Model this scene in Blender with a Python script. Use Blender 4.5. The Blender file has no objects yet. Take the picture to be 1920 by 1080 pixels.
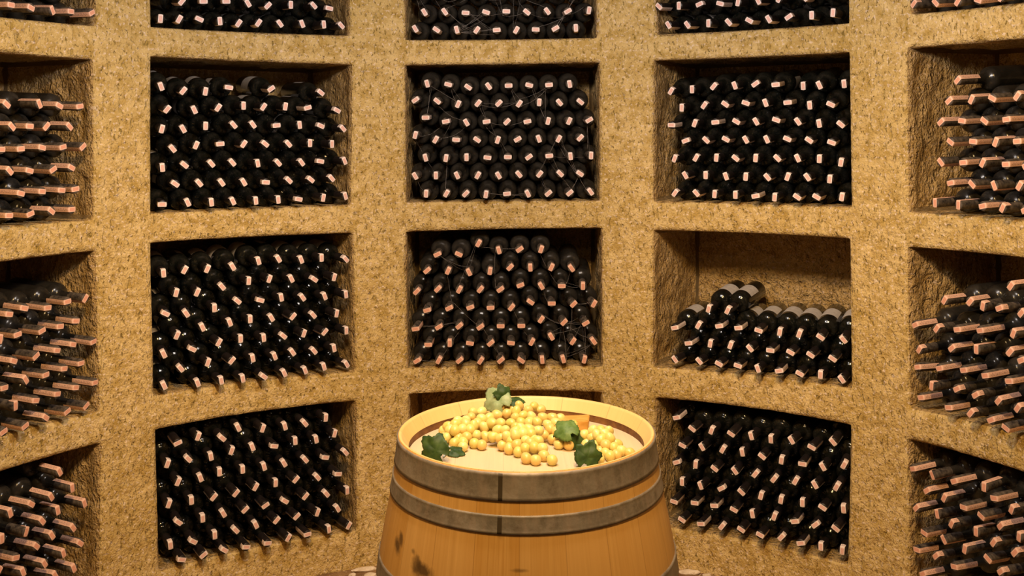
import bpy, bmesh, math, random
from mathutils import Vector, Matrix, noise
random.seed(7)
S = bpy.context.scene
C = S.collection
PI = math.pi

# ---------------------------------------------------------------- camera
F = 2055.5; CAMH = 1.523; YAW = 0.01755; ROLL = -0.0087; PY = 242.4
CY = 2.368; R = 3.9 - CY                      # axis of the round wall, its radius
FWD = Vector((math.sin(YAW), math.cos(YAW), 0)); RT = Vector((math.cos(YAW), -math.sin(YAW), 0)); UP = Vector((0, 0, 1))
CAM = Vector((0, 0, CAMH))
cam = bpy.data.objects.new('camera', bpy.data.cameras.new('camera')); C.objects.link(cam); S.camera = cam
cx = RT*math.cos(ROLL) + UP*math.sin(ROLL); cyv = -RT*math.sin(ROLL) + UP*math.cos(ROLL)
cam.matrix_world = Matrix.Translation(CAM) @ Matrix((cx, cyv, -FWD)).transposed().to_4x4()
cam.data.sensor_width = 36; cam.data.lens = F*36/1920; cam.data.shift_y = (PY-540)/1920; cam.data.clip_start = .05

def ray(px, py):
    du, dv = px-960, py-PY
    u = du*math.cos(ROLL) + dv*math.sin(ROLL); v = -du*math.sin(ROLL) + dv*math.cos(ROLL)
    return (RT*(u/F) + FWD - UP*(v/F))
def at_z(px, py, z):
    d = ray(px, py); return CAM + d*((z-CAMH)/d.z)

# ---------------------------------------------------------------- world, lamps, exposure
w = bpy.data.worlds.new('world'); S.world = w; w.use_nodes = True
w.node_tree.nodes['Background'].inputs[0].default_value = (1, .75, .5, 1)
w.node_tree.nodes['Background'].inputs[1].default_value = .02
S.view_settings.view_transform = 'Standard'; S.view_settings.look = 'None'
S.view_settings.exposure = 0.14; S.view_settings.gamma = 1; S.view_settings.use_curve_mapping = False
def lamp(name, loc, e, col, size, kind='POINT', rot=None):
    l = bpy.data.lights.new(name, kind); l.energy = e; l.color = col
    if kind == 'POINT': l.shadow_soft_size = size
    if kind == 'AREA': l.shape = 'DISK'; l.size = size
    o = bpy.data.objects.new(name, l); C.objects.link(o); o.location = loc
    if rot: o.rotation_euler = rot
    return o
lamp('ceiling_lamp', (-.16, CY-.02, 2.10), 32, (1, .88, .80), .07)
lamp('ceiling_lamp', (.22, CY-.10, 2.14), 32, (1, .88, .80), .07)
def spot(loc, aim, e, col, ang, size=.07):  # unseen spots added to brighten the lower wall
    o = lamp('fill_spot', loc, e, col, size, 'SPOT'); o.data.spot_size = math.radians(ang); o.data.spot_blend = .9; o.data.shadow_soft_size = size
    o.rotation_euler = (Vector(aim)-Vector(loc)).to_track_quat('-Z', 'Y').to_euler()
spot((-.25, 1.35, 2.5), (-1.35, 3.0, .25), 130, (1, .64, .27), 78)
spot((.25, 1.35, 2.5), (1.35, 3.0, .25), 130, (1, .64, .27), 78)
spot((0, 1.1, 2.5), (0, 3.8, .45), 95, (1, .64, .27), 62)
lamp('fill_lamp', (.1, .1, 2.4), 8, (1, .74, .44), .10)  # unseen weak fill added above the camera

# ---------------------------------------------------------------- helpers
def link(name, me, mats, parent=None):
    o = bpy.data.objects.new(name, me); C.objects.link(o)
    for m in (mats if isinstance(mats, (list, tuple)) else [mats]):
        if m.name not in [x.name for x in me.materials if x]: me.materials.append(m)
    if parent: o.parent = parent
    return o
def mesh(name, vs, fs, smooth=True):
    me = bpy.data.meshes.new(name); me.from_pydata([tuple(v) for v in vs], [], fs); me.update()
    if smooth: me.polygons.foreach_set('use_smooth', [True]*len(me.polygons))
    return me
def tag(o, label=None, cat=None, group=None, kind=None):
    if label: o['label'] = label
    if cat: o['category'] = cat
    if group: o['group'] = group
    if kind: o['kind'] = kind
    return o
def lathe(prof, n, a0=0, a1=2*PI):
    full = abs(a1-a0-2*PI) < 1e-6; m = n if full else n+1
    vs = []; fs = []
    for r, z in prof:
        for i in range(m):
            a = a0+(a1-a0)*i/n; vs.append((r*math.cos(a), r*math.sin(a), z))
    for j in range(len(prof)-1):
        for i in range(n):
            k = (i+1) % m
            fs.append((j*m+i, j*m+k, (j+1)*m+k, (j+1)*m+i))
    return vs, fs

class Mat:
    def __init__(s, name):
        s.m = bpy.data.materials.new(name); s.m.use_nodes = True
        s.t = s.m.node_tree; s.N = s.t.nodes; s.b = s.N['Principled BSDF']
    def n(s, typ, **kw):
        x = s.N.new('ShaderNode'+typ)
        for k, v in kw.items():
            if k.startswith('i_'): x.inputs[k[2:].replace('_', ' ')].default_value = v
            else: setattr(x, k, v)
        return x
    def l(s, a, b): s.t.links.new(a, b)
    def ramp(s, fac, pts):
        r = s.N.new('ShaderNodeValToRGB'); e = r.color_ramp.elements
        while len(e) < len(pts): e.new(.5)
        for k, (p, c) in zip(e, pts):
            k.position = p; k.color = (c if len(c) == 4 else (*c, 1)) if isinstance(c, tuple) else (c, c, c, 1)
        s.l(fac, r.inputs[0]); return r.outputs[0]
    def mix(s, fac, a, b, mode='MIX'):
        x = s.N.new('ShaderNodeMix'); x.data_type = 'RGBA'; x.blend_type = mode
        for v, i in ((fac, 0), (a, 6), (b, 7)):
            if hasattr(v, 'links'): s.l(v, x.inputs[i])
            elif i == 0: x.inputs[0].default_value = v
            else: x.inputs[i].default_value = (*v, 1)
        return x.outputs[2]
    def mapped(s, src, scale, rot=(0, 0, 0)):
        m = s.N.new('ShaderNodeMapping'); m.inputs['Scale'].default_value = scale; m.inputs['Rotation'].default_value = rot
        s.l(src, m.inputs[0]); return m.outputs[0]
    def noise(s, vec, scale, det=4, rough=.55, dist=0):
        x = s.n('TexNoise', i_Scale=scale, i_Detail=det, i_Roughness=rough, i_Distortion=dist); s.l(vec, x.inputs[0]); return x.outputs[0]
    def voro(s, vec, scale, feat='F1'):
        x = s.n('TexVoronoi', feature=feat, i_Scale=scale); s.l(vec, x.inputs['Vector']); return x.outputs[0]
    def math(s, op, a, b=0):
        x = s.N.new('ShaderNodeMath'); x.operation = op
        for v, i in ((a, 0), (b, 1)):
            if hasattr(v, 'links'): s.l(v, x.inputs[i])
            else: x.inputs[i].default_value = v
        return x.outputs[0]
    def bump(s, h, strength, dist=.01, nrm=None):
        x = s.n('Bump', i_Strength=strength, i_Distance=dist); s.l(h, x.inputs['Height'])
        if nrm: s.l(nrm, x.inputs['Normal'])
        s.l(x.outputs[0], s.b.inputs['Normal']); return x.outputs[0]
    def col(s, c):
        if hasattr(c, 'links'): s.l(c, s.b.inputs['Base Color'])
        else: s.b.inputs['Base Color'].default_value = (*c, 1)
    def rough(s, r):
        if hasattr(r, 'links'): s.l(r, s.b.inputs['Roughness'])
        else: s.b.inputs['Roughness'].default_value = r

def stone_mat(name, rough_cut):
    M = Mat(name); uv = M.n('UVMap').outputs[0]
    big = M.noise(uv, 2.2, 3); med = M.noise(uv, 24, 5, .6, .4)
    base = M.ramp(big, [(.3, (.65, .465, .17)), (.7, (.80, .60, .28))])
    base = M.mix(M.ramp(med, [(.35, 1.0), (.6, 0.0)]), base, (.50, .33, .085))
    # pits: small elongated picks
    pv = M.mapped(uv, (115, 62, 1)); pn = M.noise(pv, 1.0, 3, .6, .6)
    pit = M.ramp(pn, [(.30, 1.0), (.40, 0.0)])
    pv2 = M.mapped(uv, (62, 22, 1), (0, 0, .35)); pn2 = M.noise(pv2, 1.0, 2, .5, .3)
    streak = M.ramp(pn2, [(.29, 1.0), (.39, 0.0)])
    base = M.mix(M.math('MULTIPLY', pit, .85), base, (.26, .165, .015))
    base = M.mix(M.math('MULTIPLY', streak, .6), base, (.44, .29, .05))
    # pale flecks
    fl = M.ramp(M.noise(uv, 95, 2, .5), [(.57, 0.0), (.69, 1.0)])
    base = M.mix(M.math('MULTIPLY', fl, .7), base, (.92, .75, .60))
    fl2 = M.ramp(M.noise(uv, 28, 2, .5), [(.70, 0.0), (.76, 1.0)])
    base = M.mix(M.math('MULTIPLY', fl2, .65), base, (.86, .72, .56))
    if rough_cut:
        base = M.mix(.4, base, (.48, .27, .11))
    M.col(base); M.rough(.93)
    h = M.math('SUBTRACT', M.math('ADD', M.math('MULTIPLY', M.noise(M.mapped(uv, (60, 36, 1)), 1, 4, .6), 2.6), M.math('MULTIPLY', M.noise(uv, 150, 2), .8)), M.math('ADD', M.math('MULTIPLY', pit, .8), M.math('MULTIPLY', streak, .7)))
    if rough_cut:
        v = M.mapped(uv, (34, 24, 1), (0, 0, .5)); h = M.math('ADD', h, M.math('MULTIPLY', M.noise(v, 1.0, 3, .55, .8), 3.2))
    M.bump(h, .9 if not rough_cut else 1.0, .006 if not rough_cut else .010)
    return M.m
stone = stone_mat('tuff_stone', False); stone_in = stone_mat('rough_tuff_stone', True)

# ---------------------------------------------------------------- the round wall with its niches
D0 = CAMH-1.65
PHI0, DL, W = .0232, .5717, .2221
ZN = {'t1': 1.8811+D0, 'b1': 1.3945+D0, 't2': 1.2940+D0, 'b2': .8167+D0, 't3': .7129+D0, 'b3': .2706+D0, 'b0': 1.9769+D0}
ZN['t0'] = ZN['b0']+.487
seen = '''0 -1 t1 760 122;0 1 t1 1123.6 117;0 -1 b1 762.5 379;0 1 b1 1123.6 376;-1 -1 t1 284 106;-1 1 t1 659.6 121;-1 -1 b1 284 400;-1 1 b1 656.7 384;-1 -1 t2 283.7 456;-1 1 t2 661 437.7;-1 -1 b2 290 741;-1 1 b2 665.7 696.5;0 -1 t2 761.3 435.5;0 1 t2 1127.4 428.8;0 -1 b2 764.8 690;0 1 b2 1128.7 687;1 -1 t1 1226 113.7;1 1 t1 1590.7 98.3;1 -1 b1 1226 377.4;1 1 b1 1595 388;1 -1 t2 1226 432.4;1 1 t2 1592 448;1 -1 b2 1225 688;1 1 b2 1595 727;-1 -1 t3 292.7 806.7;-1 1 t3 667.4 753;-1 -1 b3 300 1070;-1 1 b3 668 995;1 -1 t3 1229 747;1 1 t3 1594 798;1 1 b3 1588 1058;0 -1 t3 768 740;0 1 t3 1128 737;-2 1 t1 174 111.7;-2 1 b1 175 411;-2 1 t2 178.7 471.3;-2 1 b2 186.5 770;-2 1 t3 189 832;2 -1 t1 1701 90;2 -1 b1 1704.6 397;2 -1 t2 1702 463.7;2 -1 b2 1707 764;2 -1 t3 1702.5 825.5;0 -1 b0 761 74;0 1 b0 1118 70;-1 -1 b0 284 50;-1 1 b0 655 66;1 -1 b0 1232 64;1 1 b0 1590 43;-2 1 b0 180 48;2 -1 b0 1708 26'''
obs = {}
for s in seen.split(';'):
    c, sd, n, x, y = s.split()
    d = ray(float(x), float(y)); a = d.x**2+d.y**2; b = -2*d.y*CY; cc = CY**2-R**2
    t = (-b+math.sqrt(b*b-4*a*cc))/(2*a); p = CAM+d*t
    obs[(int(c), int(sd), n)] = (math.atan2(p.x, p.y-CY), p.z)
PE = 1.75; ZTOP = 2.62
cols = list(range(-2, 3))
phil = [('e', -1)] + [(c, s) for c in cols for s in (-1, 1)] + [('e', 1)]
zl = ['z0', 'b3', 't3', 'b2', 't2', 'b1', 't1', 'b0', 't0', 'z1']
def corner(i, j):
    c, s = phil[i]; n = zl[j]
    z = {'z0': -.02, 'z1': ZTOP}.get(n, ZN.get(n))
    if c == 'e': return (s*PE, z)
    ph = PHI0+c*DL+s*W
    if (c, s, n) in obs:
        o = obs[(c, s, n)]
        return o
    if n in ('z0', 'z1'): return (ph, z)
    return (ph, z)
LAT = [[corner(i, j) for j in range(len(zl))] for i in range(len(phil))]
DEP = .36; RC = R*math.cos(W)
def naxis(c):
    p = PHI0+c*DL; return Vector((math.sin(p), math.cos(p), 0)), Vector((math.cos(p), -math.sin(p), 0))
def cyl(ph, z): return Vector((R*math.sin(ph), CY+R*math.cos(ph), z))
RES = .0125
nphi = [max(2, round(R*(LAT[i+1][5][0]-LAT[i][5][0])/RES)) for i in range(len(phil)-1)]
nz = [max(2, round(((ZN.get(zl[j+1], ZTOP))-(ZN.get(zl[j], 0)))/RES)) for j in range(len(zl)-1)]
def niche_cell(i, j):                         # lattice cell (i,j) is an opening
    return i % 2 == 1 and 1 <= i <= 9 and j in (1, 3, 5, 7)
V = []; UVv = []; Fc = []; Fm = []; grid = {}; edge_v = set()
oi = [0]
for k in nphi: oi.append(oi[-1]+k)
oj = [0]
for k in nz: oj.append(oj[-1]+k)
def lerp(a, b, t): return a+(b-a)*t
def pz(i, j, a, b):
    q = [LAT[i][j], LAT[i+1][j], LAT[i][j+1], LAT[i+1][j+1]]
    return tuple(lerp(lerp(q[0][k], q[1][k], a), lerp(q[2][k], q[3][k], a), b) for k in (0, 1))
def gv(I, J, i, j):
    if (I, J) not in grid:
        ph, z = pz(i, j, (I-oi[i])/nphi[i], (J-oj[j])/nz[j])
        grid[(I, J)] = len(V); V.append(cyl(ph, z)); UVv.append((ph*R, z))
    return grid[(I, J)]
for i in range(len(phil)-1):
    for j in range(len(zl)-1):
        hole = niche_cell(i, j)
        for a in range(nphi[i]):
            for b in range(nz[j]):
                I, J = oi[i]+a, oj[j]+b
                if hole: continue
                Fc.append((gv(I, J, i, j), gv(I, J+1, i, j), gv(I+1, J+1, i, j), gv(I+1, J, i, j))); Fm.append(0)
inner = {}
for i in range(len(phil)-1):
    for j in range(len(zl)-1):
        if not niche_cell(i, j): continue
        c = phil[i][0]; n, t = naxis(c)
        na, nb = nphi[i], nz[j]
        loop = [(a, 0) for a in range(na)] + [(na, b) for b in range(nb)] + [(a, nb) for a in range(na, 0, -1)] + [(0, b) for b in range(nb, 0, -1)]
        ring = [gv(oi[i]+a, oj[j]+b, i, j) for a, b in loop]
        edge_v.update(ring)
        nd = 24
        # back plane coordinates
        def back(a, b):
            ph, z = pz(i, j, a/na, b/nb); p = cyl(ph, z); q = p-Vector((0, CY, 0))
            return Vector((0, CY, 0)) + t*q.dot(t) + n*(RC+DEP) + UP*z
        prev = ring
        per = 0
        for k in range(1, nd+1):
            cur = []
            for idx, (a, b) in enumerate(loop):
                f = V[ring[idx]] if k == 1 else F0[idx]
                if k == 1 and idx == 0: F0 = [V[r].copy() for r in ring]
                f = F0[idx]
                p = f.lerp(back(a, b), k/nd); cur.append(len(V)); V.append(p)
                side = (b == 0 or b == nb)
                u0 = UVv[ring[idx]]
                UVv.append((u0[0]+(0 if side else (k/nd*DEP)*(1 if a else -1)), u0[1]+((k/nd*DEP)*(1 if b else -1) if side else 0)))
            L = len(loop)
            for q in range(L):
                r = (q+1) % L
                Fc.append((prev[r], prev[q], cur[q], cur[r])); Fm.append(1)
            prev = cur
        bg = {ab: prev[q] for q, ab in enumerate(loop)}
        for a in range(na+1):
            for b in range(nb+1):
                if (a, b) not in bg:
                    bg[(a, b)] = len(V); V.append(back(a, b)); ph, z = pz(i, j, a/na, b/nb); UVv.append((ph*R+7, z+3))
        for a in range(na):
            for b in range(nb):
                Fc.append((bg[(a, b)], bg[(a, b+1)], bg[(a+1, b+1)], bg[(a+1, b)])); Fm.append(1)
me = mesh('wall_back', V, Fc)
inner_v = set()
for f, m in zip(Fc, Fm):
    if m: inner_v.update(f)
nr = [v.normal.copy() for v in me.vertices]
def fac_sign():
    # which way the normals of the front point
    v = me.vertices[Fc[0][0]]; q = v.co-Vector((0, CY, v.co.z)); return -1 if v.normal.dot(q) > 0 else 1
sg = fac_sign()
for k, v in enumerate(me.vertices):
    p = v.co.copy(); nn = nr[k]*sg              # nn now points towards the room
    if k in edge_v:
        ch = noise.noise(p*9)+.6*noise.noise(p*31)
        d = -.0045-.006*max(0, ch-.12)+.002*noise.noise(p*60)
    elif k in inner_v:
        dd_ = math.hypot(p.x, p.y-CY)-R
        d = (.008*noise.fractal(p*13, .8, 2.1, 3)+.007*noise.noise(Vector((p.x*34, p.y*34, p.z*26))))*min(1, max(.12, (dd_-.02)/.02))-(.004 if dd_ > .03 else 0)
        if nn.z > .6: d *= .3
    else:
        d = .0045*noise.fractal(p*5, .9, 2, 4)+.0022*noise.noise(Vector((p.x*45, p.y*45, p.z*22)))
    v.co = p+nn*d
if sg < 0: me.flip_normals()
uvl = me.uv_layers.new(name='UVMap')
for lp in me.loops: uvl.data[lp.index].uv = UVv[lp.vertex_index]
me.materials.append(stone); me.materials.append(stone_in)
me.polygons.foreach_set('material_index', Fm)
wall = bpy.data.objects.new('wall_back', me); C.objects.link(wall)
tag(wall, 'curved ochre tuff wall cut with rows of square bottle niches', kind='structure')

M = Mat('dark_plaster'); g = M.n('TexCoord').outputs['Object']; M.col(M.ramp(M.noise(g, 5, 5), [(.3, (.07, .045, .025)), (.7, (.13, .085, .05))])); M.rough(.9); plaster = M.m
def quad_wall(name, pts, label):
    me = mesh(name, pts, [(0, 1, 2, 3)], False); uv = me.uv_layers.new(name='UVMap')
    a, b = (Vector(pts[1])-Vector(pts[0])).length, (Vector(pts[3])-Vector(pts[0])).length
    for lp, q in zip(me.loops, ((0, 0), (a, 0), (a, b), (0, b))): uv.data[lp.index].uv = q
    o = link(name, me, plaster); tag(o, label, kind='structure'); return o
xe, ye = R*math.sin(PE), CY+R*math.cos(PE)
quad_wall('wall_left', [(-xe, ye+.01, -.02), (-xe, -1.6, -.02), (-xe, -1.6, ZTOP), (-xe, ye+.01, ZTOP)], 'plain dark plastered wall on the left')
quad_wall('wall_right', [(xe, -1.6, -.02), (xe, ye+.01, -.02), (xe, ye+.01, ZTOP), (xe, -1.6, ZTOP)], 'plain dark plastered wall on the right')
quad_wall('wall_front', [(-xe, -1.6, -.02), (xe, -1.6, -.02), (xe, -1.6, ZTOP), (-xe, -1.6, ZTOP)], 'plain dark plastered wall opposite the niches')
quad_wall('ceiling', [(-xe-.1, -1.7, ZTOP), (xe+.1, -1.7, ZTOP), (xe+.1, 4.0, ZTOP), (-xe-.1, 4.0, ZTOP)], 'plain dark plastered ceiling')

# floor: packed earth with chips
M = Mat('packed_earth'); g = M.n('TexCoord').outputs['Object']
base = M.ramp(M.noise(g, 9, 5, .65), [(.3, (.16, .08, .03)), (.7, (.42, .26, .12))])
base = M.mix(M.ramp(M.noise(g, 60, 3), [(.6, 0.0), (.68, .8)]), base, (.62, .48, .32))
M.col(base); M.rough(.95); M.bump(M.noise(g, 40, 5, .7), 1, .01)
vs = []; fs = []; NX, NY = 100, 180
for a in range(NX+1):
    for b in range(NY+1):
        p = Vector((-1.7+3.4*a/NX, -1.7+5.75*b/NY, 0)); p.z = .006*noise.fractal(p*6, .8, 2, 4); vs.append(p)
for a in range(NX):
    for b in range(NY): fs.append((a*(NY+1)+b, (a+1)*(NY+1)+b, (a+1)*(NY+1)+b+1, a*(NY+1)+b+1))
fl = link('floor', mesh('floor', vs, fs), M.m); tag(fl, 'packed earth floor at the foot of the wall', kind='structure')

# pale stone chips lying at the foot of the wall
M = Mat('pale_limestone'); g = M.n('TexCoord').outputs['Object']
M.col(M.ramp(M.noise(g, 60, 4), [(.3, (.62, .50, .36)), (.7, (.85, .74, .6))])); M.rough(.9); M.bump(M.noise(g, 90, 3), .6, .004)
chipmat = M.m
def rock(name, p, sc, rz, seed, label):
    bm = bmesh.new(); bmesh.ops.create_icosphere(bm, subdivisions=3, radius=1)
    for v in bm.verts:
        d = v.co.normalized(); k = 1+.35*noise.noise(d*1.3+Vector((seed, 0, 0)))+.12*noise.noise(d*4+Vector((seed, 3, 0)))
        v.co = Vector((d.x*sc[0], d.y*sc[1], d.z*sc[2]))*k
    me = bpy.data.meshes.new(name); bm.to_mesh(me); bm.free()
    o = link(name, me, chipmat); o.location = (p.x, p.y, sc[2]*.7); o.rotation_euler = (0, 0, rz); tag(o, label, 'stone', 'loose stones at the foot of the wall'); return o
rocks = [(685, 1067, (.045, .012, .008), .35, 'long pale stone chip on the floor left of the barrel'),
         (660, 1078, (.016, .010, .007), .8, 'small pale stone chip beside the long chip left of the barrel'),
         (1292, 1073, (.035, .014, .009), -.2, 'pale flat stone chip on the floor right of the barrel'),
         (695, 1079, (.022, .014, .009), .1, 'pale stone chip at the frame edge beside the barrel hoop'),
         (1325, 1078, (.014, .010, .006), .5, 'small pale stone chip farthest right of the barrel on the floor')]
for k, (px, py, sc, rz, lb) in enumerate(rocks): rock('stone_chip', at_z(px, py, .006), sc, rz, k*5.3, lb)

# ---------------------------------------------------------------- wine bottles
def glass_mat(name, dust):
    M = Mat(name); g = M.n('TexCoord').outputs['Object']; oi_ = M.n('ObjectInfo')
    sc = M.mapped(g, (1, 1, 1)); x = M.n('VectorMath', operation='ADD'); M.l(sc, x.inputs[0])
    cmb = M.n('CombineXYZ'); M.l(M.math('MULTIPLY', oi_.outputs['Random'], 9), cmb.inputs[0]); M.l(cmb.outputs[0], x.inputs[1])
    v = x.outputs[0]
    nz_ = M.noise(v, 38, 5, .65); amt = M.ramp(nz_, [(.38, 0.0), (.72, 1.0)])
    if dust:
        rnd = M.math('ADD', M.math('MULTIPLY', oi_.outputs['Random'], .5), .45)
        amt = M.math('MULTIPLY', M.math('ADD', M.math('MULTIPLY', amt, .55), .35), M.math('MULTIPLY', rnd, dust))
        M.col(M.mix(amt, (.006, .006, .005), (.30, .255, .21)))
        M.rough(M.math('ADD', M.math('MULTIPLY', amt, 1.1), .15))
    else:
        M.col(M.mix(M.math('MULTIPLY', amt, .05), (.004, .005, .004), (.3, .25, .2))); M.rough(.12)
    M.b.inputs['Specular IOR Level'].default_value = .4 if dust else .35
    return M.m
g_clean = glass_mat('black_green_glass', 0); g_dusty = glass_mat('dusty_black_glass', .16)
def caps_mat(name, dust):
    M = Mat(name); g = M.n('TexCoord').outputs['Object']
    a = M.ramp(M.noise(g, 70, 4, .6), [(.35, 0.0), (.75, 1.0)])
    M.col(M.mix(M.math('MULTIPLY', a, dust), (.009, .006, .007), (.36, .29, .22))); M.rough(.45 if dust < .3 else .7)
    return M.m
c_clean = caps_mat('black_capsule_foil', .05); c_dusty = caps_mat('dusty_capsule_foil', .5)
def strip_mat(name, a, b):
    M = Mat(name); uv = M.n('UVMap').outputs[0]; s = M.n('SeparateXYZ'); M.l(uv, s.inputs[0]); X, Y = s.outputs[0], s.outputs[1]
    ax = M.math('ABSOLUTE', X); ay = M.math('ABSOLUTE', Y)
    inx = M.math('LESS_THAN', ax, .0046); iny = M.math('LESS_THAN', ay, .0092)
    blk = M.math('MULTIPLY', inx, iny)
    v = M.mapped(uv, (900, 900, 1)); pr = M.ramp(M.noise(v, 1, 2, .6), [(.45, 0.0), (.55, 1.0)])
    c = M.mix(M.math('MULTIPLY', blk, .85), a, b)
    c = M.mix(M.math('MULTIPLY', M.math('MULTIPLY', blk, pr), .35), c, (.45, .12, .08))
    # small dark marks down the tails
    t1 = M.math('MULTIPLY', M.math('GREATER_THAN', ay, .020), M.math('LESS_THAN', ax, .0045))
    v2 = M.mapped(uv, (420, 300, 1)); p2 = M.ramp(M.noise(v2, 1, 1, .5), [(.52, 0.0), (.57, 1.0)])
    c = M.mix(M.math('MULTIPLY', M.math('MULTIPLY', t1, p2), .6), c, (.22, .10, .10))
    M.col(c); M.rough(.55); return M.m
s_pink = strip_mat('pink_tax_paper', (.93, .78, .74), (.93, .56, .49))
s_orange = strip_mat('warm_lit_tax_paper', (.90, .56, .42), (.88, .42, .28))  # same pink paper, warm lamp light put into its colour
M = Mat('cream_label_paper'); g = M.n('TexCoord').outputs['Object']
M.col(M.ramp(M.noise(g, 60, 4), [(.3, (.46, .43, .42)), (.7, (.62, .58, .55))])); M.rough(.6); label_m = M.m

BL = .3025                                     # cap end above the base
prof = [(.0005, .012), (.015, .010), (.026, .004), (.031, 0), (.0352, .003), (.0362, .008), (.0362, 0.1720), (.0359, 0.1790), (.0350, 0.1850), (.0335, 0.1895), (.0313, 0.1930), (.0285, 0.1957), (.0250, 0.1978), (.0215, 0.1995), (.0185, 0.2015), (.0160, 0.2050), (.0142, 0.2110), (.0133, 0.2200), (.0129, .250), (.0127, .298), (.0005, .299)]
bm_glass = mesh('bottle_glass', *lathe(prof, 28))
bm_cap = mesh('capsule', *lathe([(.0133, .240), (.0135, .262), (.0138, .272), (.0138, .298), (.0133, .3012), (.0122, BL), (.0003, BL)], 24))
def strip_mesh():
    hw = .0072; r = .0142; top = BL+.0005; W_ = 7
    rows = []                                  # (x sign path, z, v)
    path = []
    for z in (.2835, .288, .292, .296, .2995): path.append((-1, z))
    path += [(-.97, top-.0006), (-.93, top), (-.5, top), (0, top), (.5, top), (.93, top), (.97, top-.0006)]
    for z in (.2995, .292, .282, .272, .262, .252, .241, .230): path.append((1, z))
    vs = []; uvs = []; d = 0; last = None; ds = []
    for s, z in path:
        p = Vector((s*r, z)); d += (p-last).length if last else 0; last = p; ds.append(d)
    mid = ds[8]
    for (s, z), q in zip(path, ds):
        for k in range(W_):
            y = -hw+2*hw*k/(W_-1); X = max(math.sqrt(r*r-y*y), .0132)*s
            if s == 0: X = 0
            vs.append((X, y, z)); uvs.append((y, q-mid))
    fs = [(a*W_+k, (a+1)*W_+k, (a+1)*W_+k+1, a*W_+k+1) for a in range(len(path)-1) for k in range(W_-1)]
    me = mesh('tax_strip', vs, fs); u = me.uv_layers.new(name='UVMap')
    for lp in me.loops: u.data[lp.index].uv = uvs[lp.vertex_index]
    return me
bm_strip = strip_mesh()
bm_label = mesh('paper_label', *lathe([(.0366, .075), (.0366, .115), (.0366, .155)], 20, -1.25, 1.25))

# cap centres read in each niche: col, row, crop origin and scale, then layers from the bottom up of x,y,angle of the strip
NI = []
def niche_data(col, row, ox, oy, s, layers): NI.append((col, row, ox, oy, s, [[tuple(float(v) for v in e.split(',')) for e in L.split()] for L in layers]))
niche_data(0, 1, 750, 100, 3.6, [
 '176,948,85 313,947,60 443,948,45 580,953,80 722,948,5 863,948,115 1002,945,40 1146,942,40 1287,935,125',
 '102,828,120 242,825,90 385,824,115 525,824,60 665,825,120 803,817,130 943,815,50 1082,812,135 1216,812,145',
 '172,705,105 310,708,80 449,702,90 590,704,172 728,700,178 870,700,35 1008,692,5 1151,695,95 1290,690,88',
 '103,552,75 240,583,60 378,583,175 520,583,145 660,585,70 794,580,30 937,577,110 1072,577,60 1217,570,45',
 '172,434,0 309,460,12 448,467,120 584,461,8 722,462,45 860,460,12 1000,457,75 1142,457,65 1278,450,30',
 '103,315,35 251,322,140 392,343,65 527,337,50 667,337,45 805,340,55 940,331,85 1077,332,130 1218,327,140',
 '183,205,105 325,210,165 460,228,145 598,222,125 733,218,2 872,215,165 1006,213,5 1145,208,100'])
niche_data(0, 2, 750, 410, 3.723, [
 '118,993,30 270,990,60 415,990,40 562,993,55 703,990,40 847,990,145 993,988,95 1140,983,105 1287,985,75',
 '196,880,0 347,870,90 488,870,170 632,870,40 775,868,172 920,862,60 1057,825,120 1207,857,55 1353,857,125',
 '107,770,8 270,757,30 413,750,40 560,757,35 703,750,0 847,748,0 985,705,55 1145,723,45 1297,730,30',
 '188,640,15 342,625,25 490,620,20 632,622,3 778,620,50 912,582,145 1060,592,0 1212,597,45 1357,595,60',
 '115,510,45 263,492,45 414,497,60 560,495,50 700,495,35 840,465,20 987,472,120 1130,470,0 1277,472,88',
 '188,363,40 335,365,65 482,375,115 628,367,80 768,340,45 910,343,92 1057,340,65 1198,347,125',
 '260,250,25 410,248,155 548,173,60 690,222,105 835,215,35 985,215,70'])
niche_data(0, 0, 640, 0, 3.2, [
 '443,172,120 570,178,145 692,178,105 813,180,55 932,180,5 1050,180,60 1166,177,178 1285,170,30 1407,167,92',
 '498,73,120 620,70,125 745,77,175 868,73,160 990,68,178 1113,72,140 1236,67,125 1360,67,30 1486,62,80',
 '443,-32,60 566,-32,90 690,-32,40 812,-32,110 932,-32,5 1052,-32,60 1170,-32,120 1290,-32,30 1410,-35,90'])
niche_data(-1, 0, 0, 0, 1.92, [
 '558,66,85 628,68,60 698,68,155 772,75,95 848,83,55 931,82,55 1008,85,125 1088,86,110 1166,88,95 1229,92,130',
 '655,5,50 733,5,0 815,5,0 893,12,120 965,20,45 1047,17,90 1130,20,130 1186,30,165',
 '620,-52,90 698,-50,60 772,-48,60 848,-46,60 931,-44,90 1008,-42,120 1088,-40,45 1166,-38,45'])
niche_data(1, 0, 1160, 0, 2.526, [
 '235,118,120 325,117,125 425,110,90 520,105,130 618,97,150 710,90,120 805,80,35 914,72,90 1015,60,85',
 '190,30,135 285,27,90 382,20,25 480,17,165 565,10,80 660,3,115 760,-6,60 880,-12,130 985,-20,20',
 '235,-58,60 330,-62,40 425,-68,90 520,-75,130 618,-82,60 710,-90,20'])
niche_data(-2, 0, 0, 0, 1.92, ['42,18,170 112,28,150 195,38,110 262,42,170 340,47,30', '80,-35,20 155,-32,130 230,-26,160 300,-24,10'])
niche_data(2, 0, 1160, 0, 2.526, ['1397,18,55 1500,12,130 1605,8,60 1700,0,160 1810,-8,60', '1450,-75,10 1555,-82,60 1660,-92,130'])
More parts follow.
